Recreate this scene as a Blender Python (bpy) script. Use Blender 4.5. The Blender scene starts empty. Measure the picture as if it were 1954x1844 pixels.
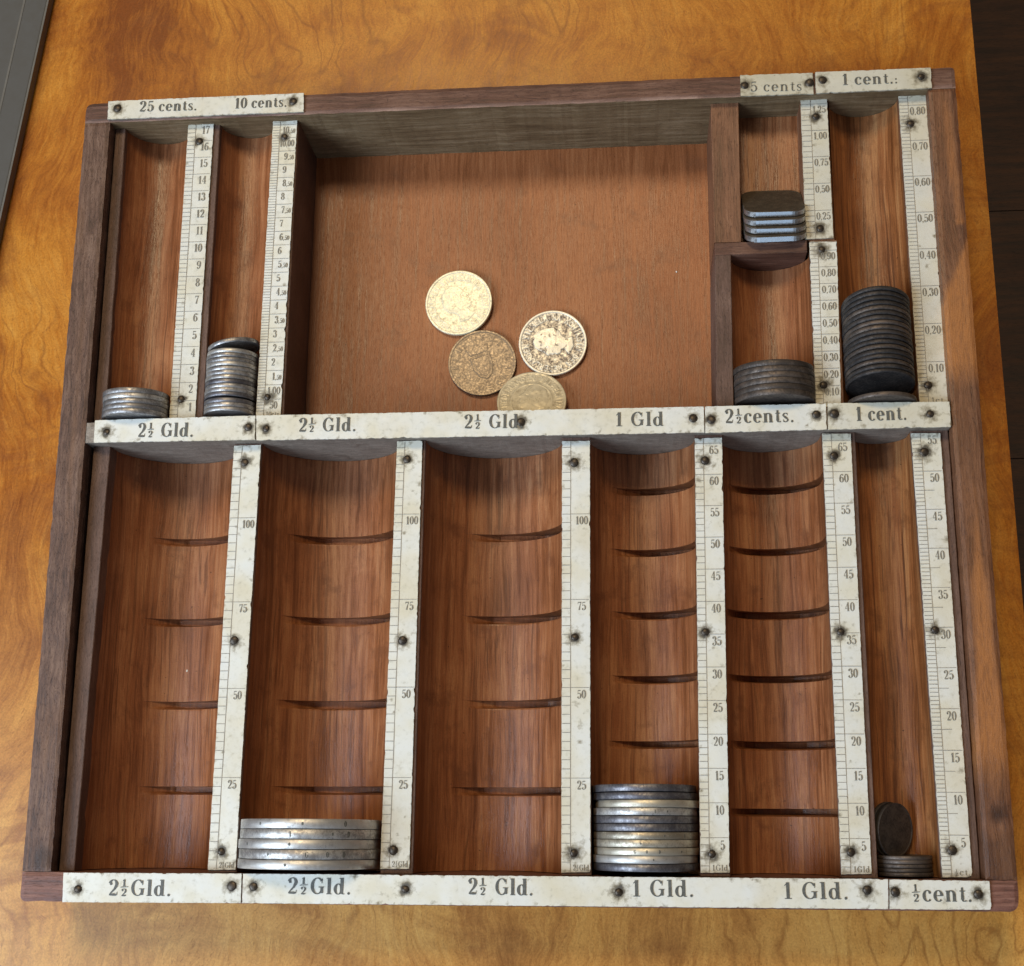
import bpy, bmesh, math, random
from mathutils import Vector, Matrix, noise as mn

# ------------------------------------------------------------------ units
# Everything is authored in "u" (the tray is 300 u wide = 26 cm); u origin is the
# front left corner of the tray, z = 0 is the top of the label plates.
S = 0.000867
TABLE_Z = 0.75
OFF = Vector((0, 0, 38.5 * S + TABLE_Z))
def W(x, y, z): return Vector((x * S, y * S, z * S)) + OFF

scene = bpy.context.scene
COL = scene.collection
random.seed(11)

# ------------------------------------------------------------------ camera
cd = bpy.data.cameras.new('camera'); cam = bpy.data.objects.new('camera', cd); COL.objects.link(cam)
cd.sensor_width = 36; cd.lens = 2602.3 / 1954 * 36
cd.clip_start = 0.01; cd.clip_end = 20
R = ((0.99599909, 0.0043263, -0.08925859), (-0.01635599, -0.97312957, -0.22967656), (-0.08785382, 0.23021756, -0.96916541))
m = Matrix(((R[0][0], -R[1][0], -R[2][0]), (R[0][1], -R[1][1], -R[2][1]), (R[0][2], -R[1][2], -R[2][2]))).to_4x4()
m.translation = W(190.360, 29.288, 422.902)
cam.matrix_world = m
scene.camera = cam

# ------------------------------------------------------------------ light
w = bpy.data.worlds.new('World'); scene.world = w; w.use_nodes = True
w.node_tree.nodes['Background'].inputs[0].default_value = (1.0, 0.90, 0.82, 1)
w.node_tree.nodes['Background'].inputs[1].default_value = 0.12

def area(name, pos, target, sx, sy, power, color):
    l = bpy.data.lights.new(name, 'AREA'); l.shape = 'RECTANGLE'; l.size = sx; l.size_y = sy
    l.energy = power; l.color = color
    o = bpy.data.objects.new(name, l); COL.objects.link(o)
    o.location = Vector(pos); d = Vector(target) - Vector(pos)
    o.rotation_euler = d.to_track_quat('-Z', 'Y').to_euler()
    return o
CEN = W(150, 130, -10)
area('window_light', (-0.54, -0.24, 1.46), CEN, 0.55, 0.55, 12.3, (0.68, 0.83, 1.0))
area('front_window', (0.10, -1.55, 1.42), CEN, 1.1, 0.7, 4.5, (0.50, 0.72, 1.0))
area('ceiling_lamp', (-0.15, 1.02, 2.70), CEN, 0.45, 0.45, 19.0, (1.0, 0.77, 0.45))

scene.view_settings.view_transform = 'Standard'
scene.view_settings.look = 'None'
scene.view_settings.exposure = 0
scene.view_settings.gamma = 1

# ------------------------------------------------------------------ node helpers
class T:
    def __init__(s, name):
        s.m = bpy.data.materials.new(name); s.m.use_nodes = True
        s.t = s.m.node_tree; s.b = s.t.nodes['Principled BSDF']
        tc = s.t.nodes.new('ShaderNodeTexCoord')
        s.obj = s.vm('MULTIPLY', tc.outputs['Object'], (1 / S,) * 3)
        oi = s.t.nodes.new('ShaderNodeObjectInfo'); s.rand = oi.outputs['Random']
    def put(s, sock, v):
        if isinstance(v, bpy.types.NodeSocket): s.t.links.new(v, sock)
        elif v is not None: sock.default_value = v
    def vm(s, op, a, b=None):
        n = s.t.nodes.new('ShaderNodeVectorMath'); n.operation = op
        s.put(n.inputs[0], a); s.put(n.inputs[1], b); return n.outputs[0]
    def ma(s, op, a, b=None, clamp=False):
        n = s.t.nodes.new('ShaderNodeMath'); n.operation = op; n.use_clamp = clamp
        s.put(n.inputs[0], a); s.put(n.inputs[1], b); return n.outputs[0]
    def noise(s, v, scale=1, detail=3, rough=.55, dist=0):
        n = s.t.nodes.new('ShaderNodeTexNoise'); s.put(n.inputs['Vector'], v)
        n.inputs['Scale'].default_value = scale; n.inputs['Detail'].default_value = detail
        n.inputs['Roughness'].default_value = rough; n.inputs['Distortion'].default_value = dist
        return n.outputs['Fac'], n.outputs['Color']
    def ramp(s, f, stops):
        n = s.t.nodes.new('ShaderNodeValToRGB'); s.put(n.inputs[0], f)
        e = n.color_ramp.elements
        while len(e) < len(stops): e.new(0.5)
        for k, (p, c) in enumerate(stops):
            e[k].position = p; e[k].color = (c, c, c, 1) if isinstance(c, (int, float)) else (*c, 1)
        return n.outputs[0]
    def mix(s, f, a, b, mode='MIX'):
        n = s.t.nodes.new('ShaderNodeMixRGB'); n.blend_type = mode
        s.put(n.inputs[0], f)
        for k, v in ((1, a), (2, b)):
            if isinstance(v, tuple): v = (*v, 1)
            s.put(n.inputs[k], v)
        return n.outputs[0]
    def mapr(s, f, a, b, c, d):
        n = s.t.nodes.new('ShaderNodeMapRange'); s.put(n.inputs[0], f)
        for k, v in enumerate((a, b, c, d)): n.inputs[k + 1].default_value = v
        return n.outputs[0]
    def attr(s, name):
        n = s.t.nodes.new('ShaderNodeAttribute'); n.attribute_name = name; return n.outputs['Fac']
    def bump(s, h, strength, dist):
        n = s.t.nodes.new('ShaderNodeBump'); n.inputs['Strength'].default_value = strength
        n.inputs['Distance'].default_value = dist * S; s.put(n.inputs['Height'], h)
        s.t.links.new(n.outputs[0], s.b.inputs['Normal'])
    def out(s, color=None, rough=None, metal=None, spec=None):
        s.put(s.b.inputs['Base Color'], (*color, 1) if isinstance(color, tuple) else color)
        s.put(s.b.inputs['Roughness'], rough); s.put(s.b.inputs['Metallic'], metal)
        s.put(s.b.inputs['Specular IOR Level'], spec)
        return s.m

def wood(name, dark, mid, light, along='Y', streak=1.0, wear=None, rough=0.5, blotch=0.03, contrast=1.0, fine=1.0, stain=None, pores=.5, elong=1.0, lines=0.0, warp=9):
    t = T(name)
    p = t.vm('ADD', t.obj, t.vm('MULTIPLY', t.vm('ADD', (0, 0, 0), None), (0, 0, 0)))
    off = t.t.nodes.new('ShaderNodeCombineXYZ')
    for k in range(3): t.put(off.inputs[k], t.ma('MULTIPLY', t.rand, 173.0 + 91 * k))
    p = t.vm('ADD', t.obj, off.outputs[0])
    if along == 'X':
        sx = t.t.nodes.new('ShaderNodeSeparateXYZ'); t.put(sx.inputs[0], p)
        cx = t.t.nodes.new('ShaderNodeCombineXYZ')
        t.put(cx.inputs[0], sx.outputs[1]); t.put(cx.inputs[1], sx.outputs[0]); t.put(cx.inputs[2], sx.outputs[2])
        p = cx.outputs[0]
    # slow wander of the grain
    wn, wc = t.noise(t.vm('MULTIPLY', p, (.06, .012 * elong, .06)), 1, 2)
    p2 = t.vm('ADD', p, t.vm('MULTIPLY', t.vm('SUBTRACT', wc, (.5, .5, .5)), (warp, 0, warp)))
    n1, _ = t.noise(t.vm('MULTIPLY', p2, (.42 * streak, .012 * elong, .42 * streak)), 1, 4, .6)
    n2, _ = t.noise(t.vm('MULTIPLY', p2, (2.2 * fine, .05 * elong, 2.2 * fine)), 1, 3, .6)
    n3, _ = t.noise(p, blotch, 3, .55)
    f = t.ma('ADD', t.ma('ADD', t.ma('MULTIPLY', n1, .50), t.ma('MULTIPLY', n2, .22)), t.ma('MULTIPLY', n3, .28))
    h = .13 / contrast
    c = t.ramp(f, [(.5 - h, dark), (.5, mid), (.5 + h, light)])
    pn, _ = t.noise(t.vm('MULTIPLY', p2, (3.4 * fine, .16 * elong, 3.4 * fine)), 1, 2, .5)
    pm = t.mapr(pn, .58, .70, 0, pores)
    c = t.mix(pm, c, tuple(x * .45 for x in dark))
    if lines:
        ln, _ = t.noise(t.vm('MULTIPLY', p2, (1.15, .010, 1.15)), 1, 3, .5)
        lm, _ = t.noise(t.vm('MULTIPLY', p, (.08, .02, .08)), 1, 2)
        c = t.mix(t.ma('MULTIPLY', t.mapr(ln, .54, .63, 0, lines), t.mapr(lm, .36, .6, .25, 1)), c, tuple(x * .62 for x in dark))
    if stain:
        sn, _ = t.noise(p, .09, 5, .65)
        c = t.mix(t.mapr(sn, .56, .70, 0, .75), c, stain)
    # small dark specks
    kn, _ = t.noise(p, .8, 2, .5)
    c = t.mix(t.mapr(kn, .735, .77, 0, .7), c, tuple(x * .35 for x in dark))
    if wear:
        c = t.mix(t.ma('MULTIPLY', t.attr('wear'), t.mapr(n2, .3, .6, .55, 1.0)), c, wear)
    if wear: c = t.mix(t.attr('knot'), c, tuple(x * .55 for x in dark))
    fleck, _ = t.noise(t.obj, 2.3, 2, .6)
    c = t.mix(.22, c, t.ramp(fleck, [(.3, .25), (.7, .75)]), 'OVERLAY')
    t.bump(t.ma('SUBTRACT', t.ma('MULTIPLY', n2, .8), pm), .35, .35)
    return t.out(c, t.mapr(n1, .3, .7, rough - .08, rough + .12), 0, .45)

MAT = {}
MAT['rail'] = wood('weathered_rail_wood', (.042, .019, .012), (.112, .056, .036), (.200, .118, .080), 'Y', 2.6, (.30, .14, .055), .6, .05, 1.0, 1.1, None, .6, 5.0, 0, 4)
MAT['railx'] = wood('weathered_rail_wood_across', (.048, .020, .013), (.115, .050, .032), (.195, .102, .068), 'X', 2.2, (.42, .27, .21), .6, .05, 1.0, 1.1, None, .5, 2.5, 0, 4)
MAT['rail_f'] = wood('red_brown_rail_wood', (.070, .026, .018), (.175, .072, .050), (.26, .125, .09), 'X', 2.2, None, .55, .05, 1.0, 1.1, None, .5, 2.5, 0, 4)
MAT['rail_r'] = wood('reddish_rail_wood', (.060, .022, .011), (.142, .057, .027), (.215, .098, .050), 'Y', 2.0, (.38, .145, .040), .5, .05, 1.0, 1.1, None, .5, 3.0, 0, 5)
MAT['bar'] = wood('grey_brown_bar_wood', (.150, .118, .092), (.245, .200, .160), (.35, .295, .240), 'X', 2.2, None, .8, .09, .8, .9, (.12, .085, .06), .45, 12.0, 0, 4)  # grey-brown tone over the whole middle bar, paler than the rails
MAT['back'] = wood('olive_back_wood', (.090, .055, .025), (.172, .112, .054), (.26, .185, .105), 'X', 2.2, None, .7, .06, 1.0, 1.0, None, .5, 2.0, 0, 5)
MAT['divider'] = wood('divider_wood', (.066, .033, .022), (.122, .066, .046), (.185, .108, .078), 'Y', 2.0, None, .65, .06, .9, 1.0, None, .5, 4.0, 0, 4)
MAT['divider_r'] = wood('warm_divider_wood', (.10, .042, .020), (.19, .082, .040), (.27, .13, .068), 'Y', 1.6, None, .55, .06, 1.0, 1.0, None, .5, 2.0, .3, 5)
MAT['trough'] = wood('oiled_channel_wood', (.125, .038, .012), (.285, .104, .040), (.43, .195, .085), 'Y', 1.2, None, .36, .035, .95, 1.4, (.16, .055, .022), .35, 1.2, .55, 6)
MAT['trough_l'] = wood('golden_channel_wood', (.120, .037, .010), (.285, .106, .034), (.44, .21, .080), 'Y', 1.0, None, .40, .035, 1.05, 1.1, (.14, .05, .016), .35, 1.0, .8, 6)
MAT['floor_in'] = wood('till_floor_wood', (.180, .056, .018), (.305, .100, .033), (.41, .155, .056), 'Y', 2.2, None, .40, .02, .85, 1.6, (.22, .078, .03), .22, 1.8, .1, 4)

def table_mat():
    t = T('burl_table_wood'); p = t.obj
    _, wc = t.noise(p, .0075, 2, .5)
    p1 = t.vm('ADD', p, t.vm('MULTIPLY', t.vm('SUBTRACT', wc, (.5, .5, .5)), (95, 95, 0)))
    _, wc2 = t.noise(p1, .035, 3, .55)
    p2 = t.vm('ADD', p1, t.vm('MULTIPLY', t.vm('SUBTRACT', wc2, (.5, .5, .5)), (16, 16, 0)))
    band, _ = t.noise(t.vm('MULTIPLY', p2, (.040, .010, 1)), 1, 5, .6)
    fine, _ = t.noise(t.vm('MULTIPLY', p2, (.9, .10, 1)), 1, 5, .65)
    blot, _ = t.noise(p1, .018, 4, .6)
    f = t.ma('ADD', t.ma('ADD', t.ma('MULTIPLY', band, .34), t.ma('MULTIPLY', fine, .22)), t.ma('MULTIPLY', blot, .44))
    c = t.ramp(f, [(.38, (.19, .046, .005)), (.46, (.35, .108, .010)), (.53, (.48, .180, .020)), (.64, (.60, .275, .045))])
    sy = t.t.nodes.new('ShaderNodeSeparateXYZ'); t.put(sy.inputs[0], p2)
    front_pale = t.mapr(t.ma('ADD', sy.outputs[1], t.ma('MULTIPLY', sy.outputs[0], .22)), 120, -30, 0, .62)  # colour turns paler and more straw-like towards the front left
    c = t.mix(front_pale, c, t.ramp(f, [(.36, (.36, .17, .045)), (.5, (.62, .36, .115)), (.66, (.74, .48, .18))]))
    # thin dark growth lines: contours of the warped field, fading in and out
    l2, _ = t.noise(t.vm('MULTIPLY', p2, (.030, .009, 1)), 1, 2, .5)
    ln = t.ma('FRACT', t.ma('MULTIPLY', l2, 15.0))
    msk0, _ = t.noise(p, .02, 3, .6)
    ln = t.ma('MULTIPLY', t.mapr(t.ma('ABSOLUTE', t.ma('SUBTRACT', ln, .5)), .0, .13, 1, 0), t.mapr(msk0, .42, .62, .0, .5))
    c = t.mix(ln, c, (.17, .046, .008))
    # cross ripple figure and smoky patches
    rip, _ = t.noise(t.vm('MULTIPLY', p1, (.03, .26, 1)), 1, 2, .5)
    msk, _ = t.noise(p, .012, 2, .5)
    c = t.mix(t.ma('MULTIPLY', t.mapr(rip, .45, .68, 0, .4), t.mapr(msk, .47, .6, 0, 1)), c, (.22, .062, .012))
    smk, _ = t.noise(p1, .03, 5, .65)
    c = t.mix(t.mapr(smk, .55, .68, 0, .5), c, (.20, .060, .014))
    kn, _ = t.noise(p, .055, 1, .4)
    c = t.mix(t.mapr(kn, .77, .81, 0, .9), c, (.06, .018, .005))
    pr, _ = t.noise(t.vm('MULTIPLY', p2, (2.6, .6, 1)), 1, 2, .5)
    c = t.mix(t.mapr(pr, .60, .72, 0, .4), c, (.16, .045, .008))
    spk, _ = t.noise(p, 1.6, 3, .6)
    c = t.mix(.22, c, t.ramp(spk, [(.35, .2), (.65, .8)]), 'OVERLAY')
    t.bump(fine, .08, .3)
    return t.out(c, t.mapr(fine, .3, .7, .30, .40), 0, .28)
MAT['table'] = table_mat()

def plate_mat():
    t = T('aged_ivory_plate')
    g = t.attr('grime')
    n, _ = t.noise(t.obj, .55, 5, .65); n2, _ = t.noise(t.obj, .12, 3, .5); n3, _ = t.noise(t.obj, 2.6, 2, .5)
    c = t.ramp(n2, [(.35, (.68, .645, .535)), (.5, (.71, .69, .615)), (.68, (.70, .695, .65))])
    n4, _ = t.noise(t.obj, .05, 2, .5)
    c = t.mix(t.ma('MULTIPLY', t.mapr(n, .50, .66, 0, .5), t.mapr(n4, .38, .6, .25, 1)), c, (.47, .45, .37))
    c = t.mix(t.mapr(n4, .48, .66, 0, .5), c, (.62, .545, .38))
    c = t.mix(t.mapr(n3, .68, .76, 0, .28), c, (.40, .36, .27))
    c = t.mix(t.ma('MULTIPLY', t.attr('age_shade'), t.mapr(n2, .3, .65, .55, 1)), c, (.43, .385, .265))  # stained tone, with the dimmer light on some plates painted in
    gg = t.ma('ADD', g, t.mapr(n, .35, .7, -.30, .36))
    c = t.mix(t.mapr(gg, .22, .85, 0, .93), c, t.mix(t.mapr(g, .5, 1, 0, 1), (.24, .20, .13), (.045, .038, .028)))
    t.bump(n, .12, .2)
    return t.out(c, t.mapr(n, .3, .7, .38, .6), 0, .4)
MAT['plate'] = plate_mat()

def simple(name, col, rough, metal=0., var=.3, nscale=1.0, spec=.5):
    t = T(name); n, _ = t.noise(t.obj, nscale, 4, .6)
    c = t.ramp(n, [(.3, tuple(x * (1 - var) for x in col)), (.7, tuple(min(1, x * (1 + var)) for x in col))])
    return t.out(c, t.mapr(n, .3, .7, rough - .08, rough + .1), metal, spec)
MAT['ink'] = simple('printing_ink', (.095, .095, .085), .6, 0, .35, 1.5)
MAT['ink_faint'] = simple('faint_ruling_ink', (.27, .24, .20), .6, 0, .35, 2)
MAT['ink_small'] = simple('scale_ink', (.19, .175, .145), .6, 0, .4, 2)
MAT['nail'] = simple('rusty_iron_nail', (.058, .044, .032), .42, .55, .5, 1.5)
MAT['slab'] = simple('grey_case_plastic', (.072, .066, .058), .7, 0, .12, .25)
MAT['slab_edge'] = simple('grey_case_trim', (.105, .097, .085), .45, 0, .12, .25)

def coin_mat(name, a, b, dark, amount, rough, metal=1.0, edge=True):
    t = T(name)
    off = t.t.nodes.new('ShaderNodeCombineXYZ')
    for k in range(3): t.put(off.inputs[k], t.ma('MULTIPLY', t.rand, 57.0 + 31 * k))
    p = t.vm('ADD', t.obj, off.outputs[0])
    n, _ = t.noise(p, .35, 4, .62); n2, _ = t.noise(p, 1.4, 3, .6)
    c = t.mix(t.mapr(n, .35, .65, 0, 1), a, b)
    shade = t.mapr(t.rand, 0, 1, -.12, .12)
    f = t.mapr(t.ma('ADD', t.ma('ADD', t.ma('MULTIPLY', n, .6), t.ma('MULTIPLY', n2, .4)), shade), .5 - amount, .62 - min(0, amount) * 1.4, 0, 1)
    c = t.mix(t.ma('MULTIPLY', f, .8), c, dark)
    r = t.attr('relief')                                 # patina settled in the recesses of the design
    c = t.mix(t.ma('MULTIPLY', r, t.mapr(n2, .3, .6, .45, .95)), c, dark)
    t.bump(n2, .035, .1)
    return t.out(c, t.mapr(n2, .3, .7, rough - .06, rough + .16), metal, .5)
MAT['silver'] = coin_mat('worn_silver', (.60, .58, .55), (.50, .48, .46), (.26, .24, .23), .03, .44, .85)
MAT['silver_warm'] = coin_mat('warm_silver', (.62, .57, .47), (.52, .47, .38), (.30, .26, .20), .02, .44, .85)
MAT['silver_dark'] = coin_mat('tarnished_silver', (.26, .25, .26), (.20, .19, .205), (.10, .095, .11), .08, .44, .85)
MAT['silver_mid'] = coin_mat('dull_silver', (.52, .50, .49), (.40, .385, .38), (.20, .19, .19), .05, .44, .85)
MAT['nickel'] = simple('blue_grey_nickel', (.46, .46, .46), .30, .95, .22, .9)
MAT['bronze'] = coin_mat('brown_bronze', (.150, .118, .098), (.110, .088, .076), (.060, .049, .043), .05, .52, .6)
MAT['bronze_dark'] = coin_mat('black_bronze', (.078, .066, .060), (.054, .047, .045), (.028, .025, .025), .05, .55, .5)
MAT['loose_bright'] = coin_mat('bright_loose_silver', (.86, .79, .58), (.78, .71, .51), (.40, .34, .22), -.16, .42, .35)
MAT['loose_brown'] = coin_mat('brown_loose_silver', (.23, .18, .13), (.185, .14, .10), (.12, .09, .062), -.22, .36, .5)
MAT['loose_patina'] = coin_mat('patinated_loose_silver', (.90, .82, .66), (.82, .74, .58), (.10, .07, .06), -.2, .42, .35)
MAT['loose_pale'] = coin_mat('pale_loose_silver', (.72, .63, .45), (.62, .54, .38), (.36, .30, .20), -.14, .42, .3)

def floor_mat():
    return wood('dark_floorboard', (.014, .0055, .0025), (.040, .016, .0075), (.070, .030, .014), 'X', .35, None, .6, .01, 1.0, .35)
MAT['board'] = floor_mat()

# ------------------------------------------------------------------ mesh helpers
def mesh_of(name, verts, faces, mats, smooth=False, mi=None, attrs=None, raw=False):
    me = bpy.data.meshes.new(name)
    me.from_pydata([(v[0] * S, v[1] * S, v[2] * S) for v in verts], [], faces)
    for m_ in (mats if isinstance(mats, (list, tuple)) else [mats]): me.materials.append(m_)
    if mi: me.polygons.foreach_set('material_index', mi)
    if smooth is True: me.polygons.foreach_set('use_smooth', [True] * len(me.polygons))
    if attrs:
        for k, v in attrs.items():
            a = me.attributes.new(k, 'FLOAT', 'POINT'); a.data.foreach_set('value', v)
    me.update(); return me

def link(name, me, parent=None, loc=None):
    o = bpy.data.objects.new(name, me); COL.objects.link(o)
    if parent is not None:
        o.parent = parent
        base = parent.get('_base')
        o.location = (OFF - Vector(base)) if base is not None else Vector((0, 0, 0))
    else:
        o.location = OFF if loc is None else loc
    return o

def tag(o, label, cat, group=None, kind=None):
    if label: o['label'] = label
    if cat: o['category'] = cat
    if group: o['group'] = group
    if kind: o['kind'] = kind
    return o

def box_bm(x0, x1, y0, y1, z0, z1, bev=0.0, cuts=None, seg=2):
    bm = bmesh.new()
    vs = [bm.verts.new((x, y, z)) for z in (z0, z1) for y in (y0, y1) for x in (x0, x1)]
    for f in ((0, 2, 3, 1), (4, 5, 7, 6), (0, 1, 5, 4), (2, 6, 7, 3), (0, 4, 6, 2), (1, 3, 7, 5)):
        bm.faces.new([vs[k] for k in f])
    if bev:
        bmesh.ops.bevel(bm, geom=bm.edges[:], offset=bev, segments=seg, profile=.6, affect='EDGES')
    return bm

def from_bm(name, bm, mats, smooth=False, attrs=None):
    bm.verts.index_update()
    v = [tuple(x.co) for x in bm.verts]; f = [[y.index for y in x.verts] for x in bm.faces]
    bm.free()
    return mesh_of(name, v, f, mats, smooth, None, attrs)

def fb(x, y, z=0.0): return mn.noise((x, y, z))           # -1..1

# a rail whose top is a fine grid (slightly uneven, worn arrises) on a plain body
def rail(name, x0, x1, y0, y1, zt, zb, mat, parent, wearf=None, round_c=(), amp=.12, cell=1.2, inner=None, knotf=None):
    nx = max(2, int((x1 - x0) / cell)); ny = max(2, int((y1 - y0) / cell))
    V, F, A, K = [], [], [], []
    def idx(i, j): return j * (nx + 1) + i
    for j in range(ny + 1):
        for i in range(nx + 1):
            x = x0 + (x1 - x0) * i / nx; y = y0 + (y1 - y0) * j / ny
            de = min(x - x0, x1 - x, y - y0, y1 - y)
            z = zt + amp * .5 * fb(x * .12, y * .12, 3) - .35 * max(0, 1 - de / .9) ** 2
            ex = amp * 1.6 * fb(x * .22, y * .22, 9) + amp * .8 * fb(x * .9, y * .9, 4)
            if i == 0: x += ex
            if i == nx: x += ex
            if j == 0: y += ex
            if j == ny: y += ex
            for (cx, cy, r) in round_c:                  # rounded outer corners
                sx = 1 if cx > (x0 + x1) / 2 else -1; sy = 1 if cy > (y0 + y1) / 2 else -1
                ox, oy = cx - sx * r, cy - sy * r
                dx, dy = (x - ox) * sx, (y - oy) * sy
                if dx > 0 and dy > 0:
                    L = math.hypot(dx, dy); mx = max(dx, dy)
                    if L > 1e-6: x = ox + sx * dx * mx / L; y = oy + sy * dy * mx / L
            V.append((x, y, z)); A.append(wearf(x, y) if wearf else 0); K.append(knotf(x, y) if knotf else 0)
    for j in range(ny):
        for i in range(nx): F.append((idx(i, j), idx(i + 1, j), idx(i + 1, j + 1), idx(i, j + 1)))
    ring = [idx(i, 0) for i in range(nx)] + [idx(nx, j) for j in range(ny)] + [idx(i, ny) for i in range(nx, 0, -1)] + [idx(0, j) for j in range(ny, 0, -1)]
    b0 = len(V)
    for k in ring: V.append((V[k][0], V[k][1], zb)); A.append(0); K.append(0)
    n = len(ring)
    MI = [0] * len(F)
    for k in range(n):
        k2 = (k + 1) % n
        F.append((ring[k], b0 + k, b0 + k2, ring[k2]))
        side = 0
        if inner:
            ya = (V[ring[k]][1] + V[ring[k2]][1]) / 2
            if inner[0] == 'y' and abs(ya - inner[1]) < .8: side = 1
        MI.append(side)
    F.append([b0 + k for k in range(n - 1, -1, -1)]); MI.append(0)
    me = mesh_of(name, V, F, mat, False, MI, {'wear': A, 'knot': K})
    return link(name, me, parent)

# ------------------------------------------------------------------ glyphs: serif letters as swelling strokes
def ell(cx, cy, rx, ry, a0, a1, n, thin, thick, flat=0):
    P, H = [], []
    for k in range(n + 1):
        a = math.radians(a0 + (a1 - a0) * k / n)
        P.append((cx + rx * math.cos(a), cy + ry * math.sin(a)))
        H.append(thin + (thick - thin) * abs(math.cos(a)) ** 1.6)
    return (P, H)
def seg(*pts): return ([(a, b) for a, b, _ in pts], [h for _, _, h in pts])
def dot(cx, cy, r): return ell(cx, cy, r * .5, r * .5, 0, 360, 10, r * .5, r * .5)
t_, T_ = .024, .098
def g2(): return [dot(.14, .74, .09), ell(.29, .72, .21, .26, 170, -20, 14, t_, T_), seg((.487, .63, T_), (.36, .40, .06), (.17, .20, .04), (.06, .07, .03)), seg((.05, .07, .045), (.30, .075, .075), (.50, .06, .06)), seg((.52, .03, .02), (.55, .24, .02))]
def g9(pts): return pts
def rot180(st, w, h=1.0): return [([(w - x, h - y) for x, y in P], H) for P, H in st]
def six(): return [ell(.31, .31, .22, .29, 0, 360, 20, t_, T_), ell(.40, .42, .31, .55, 190, 72, 12, t_, T_), dot(.50, .85, .08)]
GL = {
 '0': (.62, [ell(.31, .5, .22, .475, 0, 360, 24, t_, T_)]),
 '1': (.50, [seg((.26, .03, T_), (.26, .98, T_)), seg((.07, .025, .025), (.46, .025, .025)), seg((.07, .78, .02), (.24, .95, .04))]),
 '2': (.62, g2()),
 '3': (.60, [dot(.13, .80, .085), ell(.27, .75, .19, .225, 165, -75, 12, t_, T_), ell(.27, .27, .24, .26, 80, -165, 14, t_, T_), dot(.11, .20, .085)]),
 '4': (.64, [seg((.42, .98, .03), (.03, .30, .022)), seg((.03, .29, .028), (.60, .29, .028)), seg((.42, .03, .08), (.42, .98, .08)), seg((.26, .025, .025), (.58, .025, .025))]),
 '5': (.60, [seg((.13, .92, .055), (.50, .93, .06)), seg((.125, .93, .02), (.11, .50, .02)), ell(.28, .32, .24, .30, 130, -150, 16, t_, T_), dot(.12, .17, .085)]),
 '6': (.62, six()),
 '7': (.58, [seg((.06, .92, .06), (.54, .93, .06)), seg((.06, .72, .02), (.07, .95, .02)), seg((.54, .92, .025), (.34, .50, .05), (.24, .03, .09))]),
 '8': (.62, [ell(.31, .74, .18, .235, 0, 360, 18, t_, T_ * .9), ell(.31, .26, .22, .245, 0, 360, 18, t_, T_)]),
 '9': (.62, rot180(six(), .62)),
 'G': (.86, [ell(.44, .5, .33, .48, 38, 322, 26, t_, .095), seg((.72, .06, .085), (.72, .42, .085)), seg((.52, .43, .025), (.86, .43, .025)), seg((.72, .66, .02), (.725, .95, .025)), seg((.70, .80, .05), (.725, .94, .02))]),
 'l': (.40, [seg((.20, .03, T_), (.20, 1.0, T_)), seg((.04, .025, .025), (.37, .025, .025)), seg((.03, .97, .025), (.20, .97, .025))]),
 'd': (.70, [ell(.28, .32, .20, .31, 0, 360, 22, t_, T_), seg((.50, .03, T_), (.50, 1.0, T_)), seg((.50, .025, .025), (.67, .025, .025)), seg((.34, .97, .025), (.50, .97, .025))]),
 'c': (.56, [ell(.29, .33, .21, .32, 50, 318, 22, t_, T_), dot(.44, .53, .085)]),
 'e': (.58, [ell(.29, .33, .21, .32, 0, 318, 24, t_, T_), seg((.10, .345, .024), (.49, .345, .024))]),
 'n': (.74, [seg((.17, .03, T_), (.17, .64, T_)), seg((.03, .025, .025), (.31, .025, .025)), seg((.03, .62, .025), (.17, .62, .025)), ell(.36, .42, .19, .22, 165, 0, 12, .03, T_), seg((.55, .44, T_), (.55, .03, T_)), seg((.42, .025, .025), (.70, .025, .025))]),
 't': (.44, [seg((.20, .12, T_), (.20, .84, .06)), ell(.31, .13, .11, .11, 180, 330, 8, .02, .07), seg((.03, .63, .025), (.39, .63, .025))]),
 's': (.50, [ell(.24, .485, .15, .145, 40, 200, 10, t_, .06), seg((.10, .44, .05), (.25, .335, .075), (.39, .23, .05)), ell(.24, .175, .16, .155, 20, -150, 10, t_, .06), seg((.38, .47, .018), (.385, .63, .018)), seg((.085, .03, .018), (.08, .2, .018))]),
 '.': (.30, [dot(.14, .06, .085)]),
 ',': (.26, [dot(.12, .06, .07), seg((.14, .04, .04), (.08, -.12, .015))]),
 ':': (.30, [dot(.14, .06, .07), dot(.14, .38, .07)]),
 ' ': (.34, []),
 'D': (.80, [seg((.18, .03, T_), (.18, .97, T_)), ell(.28, .5, .36, .47, -90, 90, 16, .03, .10), seg((.06, .03, .03), (.30, .03, .03)), seg((.06, .97, .03), (.30, .97, .03))]),
 '*': (.6, [seg((.3, .2, .07), (.3, .8, .07)), seg((.04, .35, .07), (.56, .65, .07)), seg((.04, .65, .07), (.56, .35, .07))]),
}
def half():
    s = []
    for P, H in GL['1'][1]: s.append(([(x * .5 + .12, y * .42 + .60) for x, y in P], [h * .55 for h in H]))
    s.append(seg((.02, .53, .022), (.50, .56, .022)))
    for P, H in GL['2'][1]: s.append(([(x * .55 + .09, y * .46 - .02) for x, y in P], [h * .55 for h in H]))
    return s
GL['h'] = (.56, half())

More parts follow.
